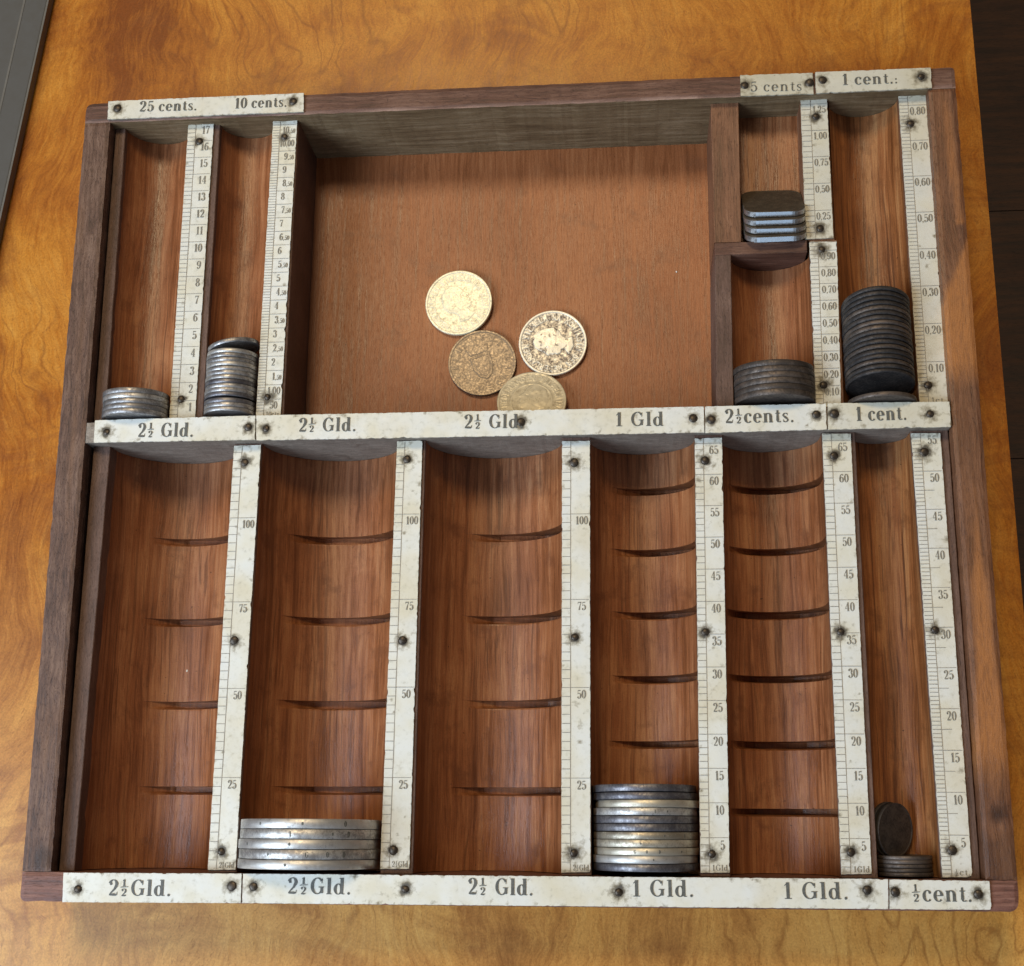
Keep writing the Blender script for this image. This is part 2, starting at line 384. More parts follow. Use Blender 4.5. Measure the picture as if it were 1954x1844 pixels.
def glyph_mesh(V, F, text, p0, p1, h, z, weight=1.0, cond=.84):
    """lay text from p0 to p1 (u, baseline) with digit height h"""
    adv = sum(GL[c][0] for c in text)
    d = Vector((p1[0] - p0[0], p1[1] - p0[1])); L = d.length; ex = d / L; ey = Vector((-ex.y, ex.x))
    sx = L / adv; x = 0.0; k = 0
    for c in text:
        for P, H in GL[c][1]:
            n = len(P); zz = z + .004 * (k % 9); k += 1
            b = len(V)
            for q in range(n):
                a = P[max(0, q - 1)]; e = P[min(n - 1, q + 1)]
                tx, ty = (e[0] - a[0]) * sx * cond, (e[1] - a[1]) * h
                l = math.hypot(tx, ty) or 1; nx, ny = -ty / l, tx / l
                hw = H[q] * h * weight
                gw = GL[c][0]; X = (x + gw / 2 + (P[q][0] - gw / 2) * cond) * sx; Y = P[q][1] * h
                for sgn in (1, -1):
                    xx, yy = X + sgn * nx * hw, Y + sgn * ny * hw
                    V.append((p0[0] + ex.x * xx + ey.x * yy, p0[1] + ex.y * xx + ey.y * yy, zz))
            for q in range(n - 1): F.append((b + 2 * q, b + 2 * q + 1, b + 2 * q + 3, b + 2 * q + 2))
        x += GL[c][0]

# ------------------------------------------------------------------ setting
sheet = bpy.data.objects.new('floor', None)
COL.objects.link(sheet); sheet.location = (0.25, 0.2, 0); sheet['kind'] = 'structure'
for k in range(8):
    bm = box_bm(-900 + 0, 1500, -129.7, 129.7, -12, 0, .6)
    o = bpy.data.objects.new('plank', from_bm('plank', bm, MAT['board']))
    COL.objects.link(o); o.parent = sheet; o.location = (0, (k - 3) * 260 * S, -12 * 0 * S)

def rounded_slab(name, pts, z0, z1, mat, r=1.0, seg=3):
    bm = bmesh.new()
    lo = [bm.verts.new((x, y, z0)) for x, y in pts]; hi = [bm.verts.new((x, y, z1)) for x, y in pts]
    bm.faces.new(lo[::-1]); bm.faces.new(hi)
    n = len(pts)
    for k in range(n): bm.faces.new((lo[k], lo[(k + 1) % n], hi[(k + 1) % n], hi[k]))
    bmesh.ops.bevel(bm, geom=[e for e in bm.edges if all(abs(v.co.z - z1) < 1e-6 for v in e.verts)], offset=r, segments=seg, profile=.5, affect='EDGES')
    return from_bm(name, bm, mat)
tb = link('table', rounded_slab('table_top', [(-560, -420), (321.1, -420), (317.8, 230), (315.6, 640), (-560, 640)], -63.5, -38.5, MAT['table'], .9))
tag(tb, 'polished amber burl wood table with swirling grain under the coin tray', 'table')

# grey case at the upper left
dx, dy = -11.6, -97.1
def along(t, off): return (-34.0 + dx * t + off * .993, 336.8 + dy * t - off * .118)
case = bpy.data.objects.new('flat_case', None); COL.objects.link(case); case.location = W(-90, 300, -38.5); case['_base'] = tuple(case.location)
tag(case, 'dark grey flat case with a thin raised ridge, at the top left of the table', 'case')
link('case_body', rounded_slab('case_body', [along(-1, -160), along(3.2, -160), along(3.2, 0), along(-1, 0)], -38.4, -34.0, MAT['slab'], .7), case)
link('raised_ridge', rounded_slab('raised_ridge', [along(-1, -9.6), along(3.2, -9.6), along(3.2, -8.8), along(-1, -8.8)], -34.2, -33.85, MAT['slab_edge'], .1, 1), case)
link('edge_trim', rounded_slab('edge_trim', [along(-1, -.2), along(3.2, -.2), along(3.2, .55), along(-1, .55)], -37.9, -34.15, MAT['slab_edge'], .25, 2), case)

# ------------------------------------------------------------------ the tray
tray = bpy.data.objects.new('coin_tray', None); COL.objects.link(tray)
tray.location = W(150, 135, -38.5); tray['_base'] = tuple(tray.location)
tag(tray, 'old wooden coin sorting tray with ivory label plates and rounded channels', 'coin tray')

def w_left(x, y): return max(0, .5 * fb(x * .3, y * .03, 1) - .1)
def w_back(x, y):
    e = (y - 263) / 1.2
    t = max(0, 1 - e) * (.45 + .5 * fb(x * .06, 1, 2))
    if 195 < x < 214: t = max(t, .95 * max(0, 1 - (y - 263) / (1.6 * math.sin((x - 195) / 19 * math.pi) + .01)))
    return min(1, max(0, t))
def w_right(x, y):
    j = .8 * fb(x * .7, y * .05, 2) + .5 * fb(x * 2.2, y * .12, 4)
    q = lambda t: max(0, min(1, t))
    v = .22 * q(.4 + fb(x * .5, y * .03, 6))
    if y < 209: v = max(v, q((x + 1.4 * j - (298.9 - (209 - y) * .42)) * .6) * q((y - 158 + 3 * j) / 9) * .95)      # worn wedge, mid rail
    if y < 131: v = max(v, q((.25 + (131 - y) * .062 - abs(x - 295.6 + .8 * j)) * .65) * q((y - 32 + 4 * j) / 16) * .9)   # long worn tongue
    if y > 214: v = max(v, q(1.5 - abs(x - 297.2 + (y - 235) * .03 + j)) * q((262 - y) / 8) * .6)
    d = math.hypot(x - 296, (y - 27.5) * .8)
    return v * q((d - 2.6) / 2.0)
rail('left_rail', 0, 9.1, 8.85, 262.85, -.8, -38.5, MAT['rail'], tray, w_left, (), .16, knotf=lambda x, y: .6 * max(0, min(1, 1.6 - math.hypot((x - 6.5) * .4, (y - 13) * .3) + .4 * fb(x, y, 2))))
rail('right_rail', 291.0, 300, 8.85, 262.85, -.8, -38.5, MAT['rail_r'], tray, w_right, (), .14, knotf=lambda x, y: max(.85 * max(0, min(1, 1.5 - math.hypot((x - 296) * .5, (y - 27.5) * .45) + .3 * fb(x * 1.5, y * 1.5, 7))), .45 * max(0, min(1, (24 - y + 3 * fb(x * .4, y * .2, 3)) / 5)), .5 * max(0, min(1, .5 + 1.4 * fb(x * .3, y * .03, 8))) * max(0, 1 - abs(y - 140) / 14)))
rail('front_rail', 0, 300, 0, 8.7, -.8, -38.5, MAT['rail_f'], tray, None, ((0, 0, 1.5), (300, 0, 3.0)), .10)
rail('back_rail', 0, 300, 263.0, 270.6, -.8, -38.5, [MAT['railx'], MAT['back']], tray, w_back, ((0, 270.6, 2.5), (300, 270.6, 1.0)), .12, inner=('y', 263.0))
# bottom board and the open till floor
link('bottom_board', from_bm('bottom_board', box_bm(8.0, 292, 7.5, 264, -38.3, -34.3), MAT['floor_in']), tray)
link('till_floor', from_bm('till_floor', box_bm(75.2, 219.5, 153.4, 263.2, -35, -34), MAT['floor_in']), tray)
rail('middle_bar', 9.3, 290.7, 146.1, 153.0, -.8, -34.5, [MAT['bar']], tray, None, (), .08)

# ---- dividers: trapezoids between channels (x at front end, x at back end)
def divider(name, xa0, xa1, xb0, xb1, y0, y1, zt, mat, zb=-34.5):
    bm = bmesh.new()
    n = 40
    rows = []
    for k in range(n + 1):
        f = k / n; y = y0 + (y1 - y0) * f
        a = xa0 + (xb0 - xa0) * f + .09 * fb(y * .4, xa0, 1); b = xa1 + (xb1 - xa1) * f + .09 * fb(y * .4, xa1, 5)
        c = .22
        rows.append([bm.verts.new(p) for p in ((a, y, zb), (a, y, zt - c), (a + c, y, zt), (b - c, y, zt), (b, y, zt - c), (b, y, zb))])
    for k in range(n):
        for q in range(5): bm.faces.new((rows[k][q], rows[k][q + 1], rows[k + 1][q + 1], rows[k + 1][q])[::-1])
        bm.faces.new((rows[k][5], rows[k][0], rows[k + 1][0], rows[k + 1][5])[::-1])
    bm.faces.new(rows[0]); bm.faces.new(rows[n][::-1])
    bmesh.ops.recalc_face_normals(bm, faces=bm.faces[:])
    return link(name, from_bm(name, bm, mat), tray)

ZD = -5.9
YL0, YL1, YU0, YU1 = 8.9, 146.0, 153.1, 262.9
D = 'divider'
# lower row: left strip, six dividers
divider('edge_strip', 9.6, 14.6, 10.3, 16.1, YL0, YL1, ZD, MAT['divider'])
lower = [(57.5, 66.5, 58.7, 68.1), (111.5, 121.6, 113.5, 123.0), (167.0, 176.1, 167.8, 177.0), (208.8, 217.7, 210.6, 219.6), (250.3, 261.1, 251.1, 261.6), (279.5, 290.7, 278.9, 290.7)]
for a in lower: divider('divider', *a, YL0, YL1, ZD, MAT['divider'], -7.0)
divider('edge_strip', 9.6, 13.6, 9.3, 13.0, YU0, YU1, ZD, MAT['divider'])
divider('divider', 36.0, 47.3, 36.0, 47.4, YU0, YU1, ZD, MAT['divider'])
divider('divider', 65.6, 75.0, 66.6, 75.6, YU0, YU1, ZD, MAT['divider'])
divider('divider', 249.5, 258.6, 250.2, 259.2, YU0, 212.0, ZD, MAT['divider_r'])
divider('divider', 248.9, 258.5, 249.4, 258.6, 212.1, YU1, ZD, MAT['divider_r'])
divider('divider', 282.2, 291.4, 282.0, 291.4, YU0, YU1, ZD, MAT['divider_r'])
divider('divider', 217.9, 223.4, 218.9, 224.2, YU0, 207.5, -5, MAT['divider'])
divider('divider', 218.9, 227.8, 219.2, 228.6, 212.1, YU1, -5, MAT['divider_r'])
def crossbar(x0, x1, y0, y1, zt):
    return link('cross_bar', from_bm('cross_bar', box_bm(x0, x1, y0, y1, -34.5, zt, .2), MAT['railx']), tray)
crossbar(219.0, 249.2, 207.6, 211.95, -5)

# ---- channels: half-round gutters, with thumb notches cut in from the right
def smooth(t): t = max(0, min(1, t)); return t * t * (3 - 2 * t)
def channel(xa0, xa1, xb0, xb1, y0, y1, zb, mat, notches=(), nstart=.35, ndepth=1.7, nwidth=2.7):
    ndepth *= 4.4
    ys = [y0 + (y1 - y0) * k / 60 for k in range(61)]
    jit = {n: (1 + .22 * fb(n * .7, xa0, 1), .06 * fb(n * .9, xa0, 5)) for n in notches}
    w0 = nwidth; nwidth = nwidth * 1.15
    for n in notches:
        ys += [n + .25, n + .06, n, n - .12, n - .35, n - .8, n - 1.6, n - nwidth * .72, n - nwidth * .86, n - nwidth, n - nwidth - .3]
    ys = sorted(set(round(y, 3) for y in ys if y0 <= y <= y1))
    NS = 64; V, F = [], []
    for y in ys:
        f = (y - y0) / (y1 - y0)
        xl = xa0 + (xb0 - xa0) * f; xr = xa1 + (xb1 - xa1) * f
        r = (xr - xl) / 2; cx = (xl + xr) / 2; cz = min(zb + r, -6.9)
        nd = 0.0; ns = nstart
        for n in notches:
            s_ = n - y
            if -.02 <= s_ <= nwidth:
                wd = w0 * (1 + .6 * (jit[n][0] - 1))
                nd = max(nd, smooth(s_ / .12) * (1 - smooth((s_ - wd * .62) / (wd * .38))) * jit[n][0]); ns = nstart + jit[n][1]
        row = [(xl - .02, y, -6.6)]
        NWL = 8
        for k in range(NS + 1):
            u_ = k / NS; a = math.pi * (1 + u_)
            d = nd * ndepth * smooth((u_ - ns) / .42) if nd else 0
            rr = r + d
            row.append((cx + rr * math.cos(a), y, cz + rr * math.sin(a)))
        d = nd * ndepth
        for k in range(1, NWL + 1): row.append((xr + min(d, 3.2) * (1 - .35 * (k / NWL) ** 2), y, cz + (-6.6 - cz) * k / NWL))
        V += row
    M_ = NS + 2 + NWL
    for j in range(len(ys) - 1):
        for i in range(M_ - 1): F.append((j * M_ + i, j * M_ + i + 1, (j + 1) * M_ + i + 1, (j + 1) * M_ + i))
    me = mesh_of('coin_channel', V, F, mat)
    ym = [(ys[j] + ys[j + 1]) / 2 for j in range(len(ys) - 1)]
    me.polygons.foreach_set('use_smooth', [not any(n - nwidth - .4 < ym[j] < n + .3 for n in notches) for j in range(len(ys) - 1) for i in range(M_ - 1)])
    o = link('coin_channel', me, tray)
    return o
n25 = [119.0 - 28.0 * k for k in range(4)]
channel(14.5, 57.6, 16.0, 58.8, YL0, YL1, -31.2, MAT['trough'], n25, .30, 1.7)
channel(66.4, 111.6, 68.0, 113.6, YL0, YL1, -31.4, MAT['trough'], [119.0 - 27.95 * k for k in range(4)], .20, 1.6)
channel(121.5, 167.1, 122.9, 167.9, YL0, YL1, -31.4, MAT['trough'], [119.2 - 28.05 * k for k in range(4)], .30, 1.8)
channel(176.0, 208.9, 176.9, 210.7, YL0, YL1, -29.6, MAT['trough'], [134.0 - 21.05 * k for k in range(5)], .25, 1.35, 2.5)
channel(217.6, 250.4, 219.5, 251.2, YL0, YL1, -29.6, MAT['trough'], [133.7 - 21.0 * k for k in range(6)], .12, 1.5, 2.5)
channel(261.0, 279.6, 261.5, 279.0, YL0, YL1, -21.2, MAT['trough_l'])
channel(13.5, 36.1, 12.9, 36.1, YU0, YU1, -16.5, MAT['trough'])
channel(47.2, 65.7, 47.3, 66.7, YU0, YU1, -15.8, MAT['trough'])
channel(223.3, 249.6, 224.1, 250.3, YU0, 207.5, -19, MAT['trough'])
channel(258.5, 282.3, 259.1, 282.1, YU0, YU1, -16.5, MAT['trough_l'])
link('square_channel', from_bm('square_channel', box_bm(227.6, 249.5, 212.0, 262.95, -20, -16), MAT['trough']), tray)

# ---- nails
def nail_mesh(seed):
    rr = random.Random(seed); V, F = [(0, 0, .62)], []
    N = 12
    for k, (r, z) in enumerate(((.5, .58), (.95, .42), (1.28, .16), (1.36, -.05))):
        for q in range(N):
            a = 2 * math.pi * q / N; j = 1 + .06 * rr.uniform(-1, 1)
            V.append((r * j * math.cos(a), r * j * math.sin(a), z))
    for q in range(N): F.append((0, 1 + q, 1 + (q + 1) % N))
    for k in range(3):
        for q in range(N): F.append((1 + k * N + q, 1 + (k + 1) * N + q, 1 + (k + 1) * N + (q + 1) % N, 1 + k * N + (q + 1) % N))
    return mesh_of('nail', V, F, MAT['nail'], True)
NAILS = [nail_mesh(k) for k in range(5)]

# ---- plates
AGE_SHADE = {21: .75, 22: .55, 26: .25, 49: .45, 51: .3, 47: .15, 20: .2}  # per plate: real staining plus weaker light, both put into the colour
def plate(name, c, zt, nails, seed, thick=.6, cell=.55, gy=1.0, edge=1.0):
    """c = four corners front-left, front-right, back-right, back-left in u"""
    rr = random.Random(seed)
    lx = math.hypot(c[1][0] - c[0][0], c[1][1] - c[0][1]); ly = math.hypot(c[3][0] - c[0][0], c[3][1] - c[0][1])
    nx = max(6, int(lx / cell)); ny = max(6, int(ly / cell))
    spots = [(rr.uniform(0, lx), rr.choice((rr.uniform(0, .8), ly - rr.uniform(0, .8), rr.uniform(0, ly))), rr.uniform(.2, .75) * rr.choice((1, 1, 1, 1.8)), rr.uniform(.3, .8)) for _ in range(int(lx * ly / 22) + 4)]
    V, F, A = [], [], []
    for j in range(ny + 1):
        for i in range(nx + 1):
            f, g = i / nx, j / ny
            x = (c[0][0] * (1 - f) + c[1][0] * f) * (1 - g) + (c[3][0] * (1 - f) + c[2][0] * f) * g
            y = (c[0][1] * (1 - f) + c[1][1] * f) * (1 - g) + (c[3][1] * (1 - f) + c[2][1] * f) * g
            px, py = f * lx, g * ly
            de = min(px, lx - px, py, ly - py)
            nz = fb(x * .7, y * .7, seed); nz2 = fb(x * .16, y * .16, seed + 5)
            a = 0.0
            if edge: a += edge * .55 * max(0, 1 - de / (.55 + .5 * (nz2 + .4))) * (.55 + .7 * nz)
            for (sx, sy, sr, sa) in spots:
                d = math.hypot(px - sx, py - sy)
                if d < sr * 2.2: a = max(a, sa * math.exp(-(d / sr) ** 2))
            for (qx, qy) in nails:
                d = math.hypot(x - qx, (y - qy)) + .8 * nz
                a = max(a, 1.1 * math.exp(-(max(0, d - 1.1 - .5 * nz2) / (1.25 + 1.6 * abs(fb(qx * .37, qy * .41, 3)))) ** 1.1))
            if i in (0, nx) or j in (0, ny):
                chip = max(0, .10 * nz + .05) + (max(0, fb(x * .45, y * .45, seed + 2) - .35) * .9)
                mx, my = (c[0][0] + c[2][0]) / 2, (c[0][1] + c[2][1]) / 2
                if j == 0: y += chip
                if j == ny: y -= chip
                if i == 0: x += chip
                if i == nx: x -= chip
            V.append((x, y, zt + .10 * nz2)); A.append(min(1.2, max(0, a)))
    M_ = nx + 1
    for j in range(ny):
        for i in range(nx): F.append((j * M_ + i, j * M_ + i + 1, (j + 1) * M_ + i + 1, (j + 1) * M_ + i))
    ring = [i for i in range(nx)] + [j * M_ + nx for j in range(ny)] + [ny * M_ + i for i in range(nx, 0, -1)] + [j * M_ for j in range(ny, 0, -1)]
    b0 = len(V)
    for k in ring: V.append((V[k][0], V[k][1], zt - thick)); A.append(.75)
    n = len(ring)
    for k in range(n): F.append((ring[k], b0 + k, b0 + (k + 1) % n, ring[(k + 1) % n]))
    me = mesh_of(name, V, F, MAT['plate'], False, None, {'grime': A, 'age_shade': [AGE_SHADE.get(seed, 0.0)] * len(V)})
    o = link(name, me, tray)
    for k, (qx, qy) in enumerate(nails):
        nl = bpy.data.objects.new('nail', NAILS[(seed + k) % 5]); COL.objects.link(nl); nl.parent = o
        nl.location = (qx * S, qy * S, (zt + .02) * S); nl.rotation_euler = (0, 0, rr.uniform(0, 6))
        s_ = rr.uniform(.86, 1.14); nl.scale = (s_, s_, rr.uniform(.6, 1)); nl.rotation_euler = (rr.uniform(-.15, .15), rr.uniform(-.15, .15), rr.uniform(0, 6))
    return o

def lettering(parent, items, z, mat='ink', name='lettering', cond=.84):
    for it in items:
        V, F = [], []
        glyph_mesh(V, F, it[0], it[1], it[2], it[3], z, it[4] if len(it) > 4 else 1.0, cond)
        o = bpy.data.objects.new(name, mesh_of(name, V, F, MAT[mat])); COL.objects.link(o); o.parent = parent

P = {}
LP = 'label_plate'
labs = [
 ([(8.5, 263.6), (78.8, 263.5), (78.6, 270.7), (8.3, 270.7)], [(11.8, 267.8), (74.8, 267.6)], [('25 cents.', (19.68, 266.0), (40.8, 265.7), 3.9), ('10 cents.', (54.05, 265.67), (72.9, 265.6), 3.9)]),
 ([(228.9, 262.6), (253.2, 262.4), (253.2, 270.2), (229.0, 270.5)], [(230.4, 266.6), (252.0, 266.4)], [('5 cents', (231.9, 264.1), (249.6, 263.6), 3.6, .72)]),
 ([(253.9, 262.5), (292.1, 262.7), (292.1, 270.3), (254.0, 270.4)], [(256.4, 267.3), (288.8, 267.0)], [('1 cent.:', (262.5, 265.1), (281.2, 264.9), 4.0)]),
 ([(12.6, 145.8), (67.4, 145.7), (67.0, 154.1), (12.5, 153.6)], [(16.7, 149.5), (64.9, 150.0)], [('2h Gld.', (27.3, 147.4), (46.6, 147.2), 4.6)]),
 ([(67.7, 145.5), (213.5, 145.2), (213.6, 153.9), (67.3, 154.1)], [(70.7, 149.5), (155.0, 149.9), (210.1, 150.1)], [('2h Gld.', (81.5, 148.1), (101.0, 148.0), 4.5), ('2h Gld.', (136.1, 148.1), (155.9, 147.9), 4.5), ('1 Gld', (185.0, 147.85), (201.0, 147.7), 4.5)]),
 ([(213.8, 145.1), (251.9, 145.4), (252.0, 154.1), (213.9, 153.9)], [(215.6, 149.5), (248.9, 150.4)], [('2hcents.', (219.9, 148.1), (242.0, 148.1), 4.5)]),
 ([(252.3, 145.4), (290.2, 145.5), (290.4, 153.9), (252.5, 154.1)], [(254.5, 150.5), (284.1, 149.9)], [('1 cent.', (260.9, 148.0), (277.0, 148.1), 4.5)]),
 ([(14.0, -.2), (70.0, .1), (69.8, 8.8), (13.6, 8.6)], [(18.7, 3.9), (66.9, 5.1)], [('2hGld.', (28.1, 1.9), (48.3, 2.0), 4.55)]),
 ([(70.3, .1), (262.6, .4), (263.0, 8.9), (70.2, 8.8)], [(73.6, 5.0), (120.3, 4.8), (184.4, 4.4), (256.8, 5.7)], [('2hGld.', (84.0, 3.0), (104.0, 3.0), 4.55), ('2h Gld.', (139.1, 3.35), (159.1, 3.25), 4.55), ('1 Gld.', (188.1, 3.25), (206.7, 3.35), 4.55), ('1 Gld.', (232.3, 3.0), (251.5, 3.1), 4.55)]),
 ([(262.9, .4), (291.9, .5), (291.8, 8.6), (263.3, 8.8)], [(264.8, 5.2), (288.3, 4.8)], [('hcent.', (269.2, 2.7), (286.8, 2.75), 4.5)]),
]
for k, (c, nl, tx) in enumerate(labs):
    o = plate(LP, c, 0, nl, 20 + k, .75)
    lettering(o, [(a, b, c_, h * 1.05, *r) for a, b, c_, h, *r in tx], .16)

# ---- scales
def scale(c, nails, seed, y0, dy, ticks, marks, word=None, small=2.0, wordy=None, split=.31, half_marks=(), tail=False):
    """ticks: list of values for short ruling, marks: (value, text); c like plate"""
    o = plate('scale_plate', c, -5.2, nails, seed, .65, .5, edge=.75)
    def at(f, y):
        g = (y - c[0][1]) / (c[3][1] - c[0][1])
        return (c[0][0] * (1 - g) + c[3][0] * g) * (1 - f) + (c[1][0] * (1 - g) + c[2][0] * g) * f
    V, F = [], []
    rr = random.Random(seed)
    def hline(y, f0, f1, hw, z):
        b = len(V)
        sl = rr.uniform(-.04, .04)
        V.extend([(at(f0, y), y - hw, z), (at(f1, y), y - hw + sl, z), (at(f1, y), y + hw + sl, z), (at(f0, y), y + hw, z)])
        F.append((b, b + 1, b + 2, b + 3))
    zt = -5.2 + .13
    for v in ticks:
        y = y0 + dy * v
        if c[0][1] + .3 < y < c[3][1] - .3: hline(y, .015, split, .085, zt)
    for v, _ in marks:
        y = y0 + dy * v
        if c[0][1] + .3 < y < c[3][1] - .3: hline(y, split, .96, .075, zt)
    for v in half_marks:
        y = y0 + dy * v
        if c[0][1] + .3 < y < c[3][1] - .3: hline(y, split, .66, .075, zt)
    n = 24; b = len(V)
    for k in range(n + 1):
        y = c[0][1] + .2 + (c[3][1] - c[0][1] - .4) * k / n
        xx = at(split, y) + .05 * fb(y * .2, seed, 0)
        V.extend([(xx - .085, y, zt + .01), (xx + .085, y, zt + .01)])
    for k in range(n): F.append((b + 2 * k, b + 2 * k + 1, b + 2 * k + 3, b + 2 * k + 2))
    tk = bpy.data.objects.new('ruling', mesh_of('ruling', V, F, MAT['ink_faint'])); COL.objects.link(tk); tk.parent = o; tk['kind'] = 'stuff'
    items = []
    for v, txt in marks:
        if not txt: continue
        wd = sum(GL[q][0] for q in txt) * small * .86
        if tail and txt.endswith(',50') :
            yb = y0 + dy * v - small - .75; xr = at(.94, yb)
            if yb > c[0][1] and yb + small < c[3][1]:
                w2 = 1.15 * small * .55; w1 = sum(GL[q][0] for q in txt[:-2]) * small * .8
                items += [('50', (xr - w2, yb), (xr, yb), small * .68, .8), (txt[:-2], (xr - w2 - w1, yb), (xr - w2, yb), small, .85)]
            continue
        h = small
        y = y0 + dy * v - h - .75
        if y < c[0][1] + .2 or y + h > c[3][1]: continue
        lim = at(.96, y) - at(split + .05, y)
        wd = min(wd, lim)
        xr = at(.93, y); xl = xr - wd
        if len(txt) <= 2: xl -= .7; xr -= .7
        if tail and len(txt) == 1: xl -= 1.6; xr -= 1.6
        items.append((txt, (xl, y), (xr, y), h, .85))
    if word: items.append((word, (at(.40, c[0][1]), c[0][1] + .7), (at(.95, c[0][1]), c[0][1] + .7), 1.7, .8))
    lettering(o, items, -5.2 + .15, 'ink_small', 'numeral', .9)
    return o
def rng(a, b, s): return [a + s * k for k in range(int(round((b - a) / s)) + 1)]
m25 = [(v, str(v)) for v in (25, 50, 75, 100)]
m1 = [(v, str(v)) for v in range(5, 70, 5)]
scale([(57.5, 9.5), (66.3, 9.6), (67.9, 145.4), (58.7, 145.3)], [(62.7, 139.6), (62.3, 80.4), (61.6, 15.1)], 41, 9.755, 1.1095, rng(2.5, 122.5, 2.5), m25, '2hGld', 2.7)
scale([(111.5, 10.2), (120.6, 10.3), (122.0, 145.9), (113.5, 145.7)], [(116.9, 139.5), (116.9, 80.1), (115.4, 15.8)], 42, 9.765, 1.114, rng(2.5, 122.5, 2.5), m25, '2hGld', 2.7)
scale([(167.0, 9.6), (175.9, 9.8), (176.9, 144.7), (167.8, 144.7)], [(171.6, 137.4), (171.6, 80.9), (170.9, 15.3)], 43, 9.97, 1.1044, rng(2.5, 122.5, 2.5), m25, '2hGld', 2.7)
scale([(208.8, 9.9), (217.5, 10.0), (219.4, 144.9), (210.6, 144.8)], [(213.7, 137.3), (212.3, 82.1), (212.3, 15.4)], 44, 9.911, 2.0472, rng(1, 66, 1), m1, '1Gld', 2.8)
scale([(250.3, 9.8), (259.2, 10.0), (260.1, 145.4), (251.1, 145.6)], [(254.5, 138.1), (253.7, 82.0), (253.5, 16.2)], 45, 9.9, 2.0504, rng(1, 66, 1), m1, '1Gld', 2.8)
scale([(279.6, 9.2), (288.3, 9.3), (288.0, 145.0), (278.9, 145.1)], [(282.7, 138.8), (282.2, 82.3), (282.9, 17.0)], 46, 8.983, 2.4724, rng(.5, 55, .5), [(v, str(v)) for v in range(5, 60, 5)], 'hct.', 2.8, half_marks=[v + 2.5 for v in range(5, 55, 5)])
scale([(36.0, 154.4), (44.9, 154.4), (45.3, 263.5), (36.0, 263.7)], [(40.4, 256.6), (39.8, 161.8)], 47, 154.927, 6.3583, rng(.25, 17, .25), [(v, str(v)) for v in range(1, 18)], None, 3.0)
scale([(65.6, 154.4), (74.1, 154.4), (75.3, 263.2), (66.6, 263.2)], [(70.9, 256.8), (69.3, 161.8)], 48, 156.083, 10.0427, rng(.1, 10.6, .1), [(.5, '50'), (1, '1,00'), (1.5, '1,50')] + [(v + h, str(v) + (',50' if h else '')) for v in range(2, 10) for h in (0, .5)] + [(10, '10,00'), (10.5, '10,50')], '10cts', 2.6, tail=True)
scale([(248.9, 212.4), (258.0, 212.5), (258.3, 263.3), (249.4, 263.2)], [(254.3, 256.6), (253.8, 216.0)], 49, 212.74, 38.872, rng(.05, 1.3, .05), [(.25, '0,25'), (.5, '0,50'), (.75, '0,75'), (1, '1,00'), (1.25, '1,25')], None, 2.6, split=.36)
scale([(249.5, 154.4), (257.6, 154.4), (259.0, 211.2), (250.0, 211.5)], [(253.9, 208.5), (252.4, 161.7)], 50, 155.714, 58.3226, rng(.025, .95, .025), [(v / 10, '0,%d0' % v) for v in range(1, 10)], None, 2.6)
scale([(282.2, 154.4), (291.1, 154.4), (291.1, 263.3), (282.0, 263.1)], [(285.3, 252.7), (285.2, 160.9)], 51, 155.811, 129.6095, rng(.01, .82, .01), [(v / 10, '0,%d0' % v) for v in range(1, 9)], '1ct.', 2.8, split=.32)

# ------------------------------------------------------------------ coins
def coin_mesh(name, r, t, mat, N=64, rim=.9, dish=.16, reed=0.0, bev=.09):
    """a struck coin: axis along y, back at y = t, raised rim both sides"""
    prof = [(0, dish), (r - rim, dish), (r - rim + .18, .02), (r - bev * 1.1, 0), (r, bev), (r, t - bev), (r - bev * 1.1, t), (r - rim + .18, t - .02), (r - rim, t - dish), (0, t - dish)]
    V, F = [(0, dish, 0)], []
    P_ = prof[1:-1]
    for (a, y) in P_:
        for q in range(N):
            th = 2 * math.pi * q / N; rr = a
            if reed and a == r: rr = r - (reed if q % 2 else 0)
            V.append((rr * math.sin(th), y, rr * math.cos(th)))
    V.append((0, t - dish, 0)); e = len(V) - 1
    for q in range(N): F.append((0, 1 + q, 1 + (q + 1) % N))
    for k in range(len(P_) - 1):
        for q in range(N): F.append((1 + k * N + q, 1 + (k + 1) * N + q, 1 + (k + 1) * N + (q + 1) % N, 1 + k * N + (q + 1) % N))
    b = 1 + (len(P_) - 1) * N
    for q in range(N): F.append((e, b + (q + 1) % N, b + q))
    me = mesh_of(name, V, F, mat)
    sm = [False] * len(me.polygons)
    for p in me.polygons:
        c = p.center
        if abs(math.hypot(c.x, c.z) / S - r) < .05 and not reed: sm[p.index] = True
    me.polygons.foreach_set('use_smooth', sm)
    return me
rc = random.Random(5)
CM = {}
def cmesh(name, r, t, mat, **k):
    key = (name, r, t, mat)
    if key not in CM: CM[key] = coin_mesh(name, r, t, MAT[mat], **k)
    return CM[key]

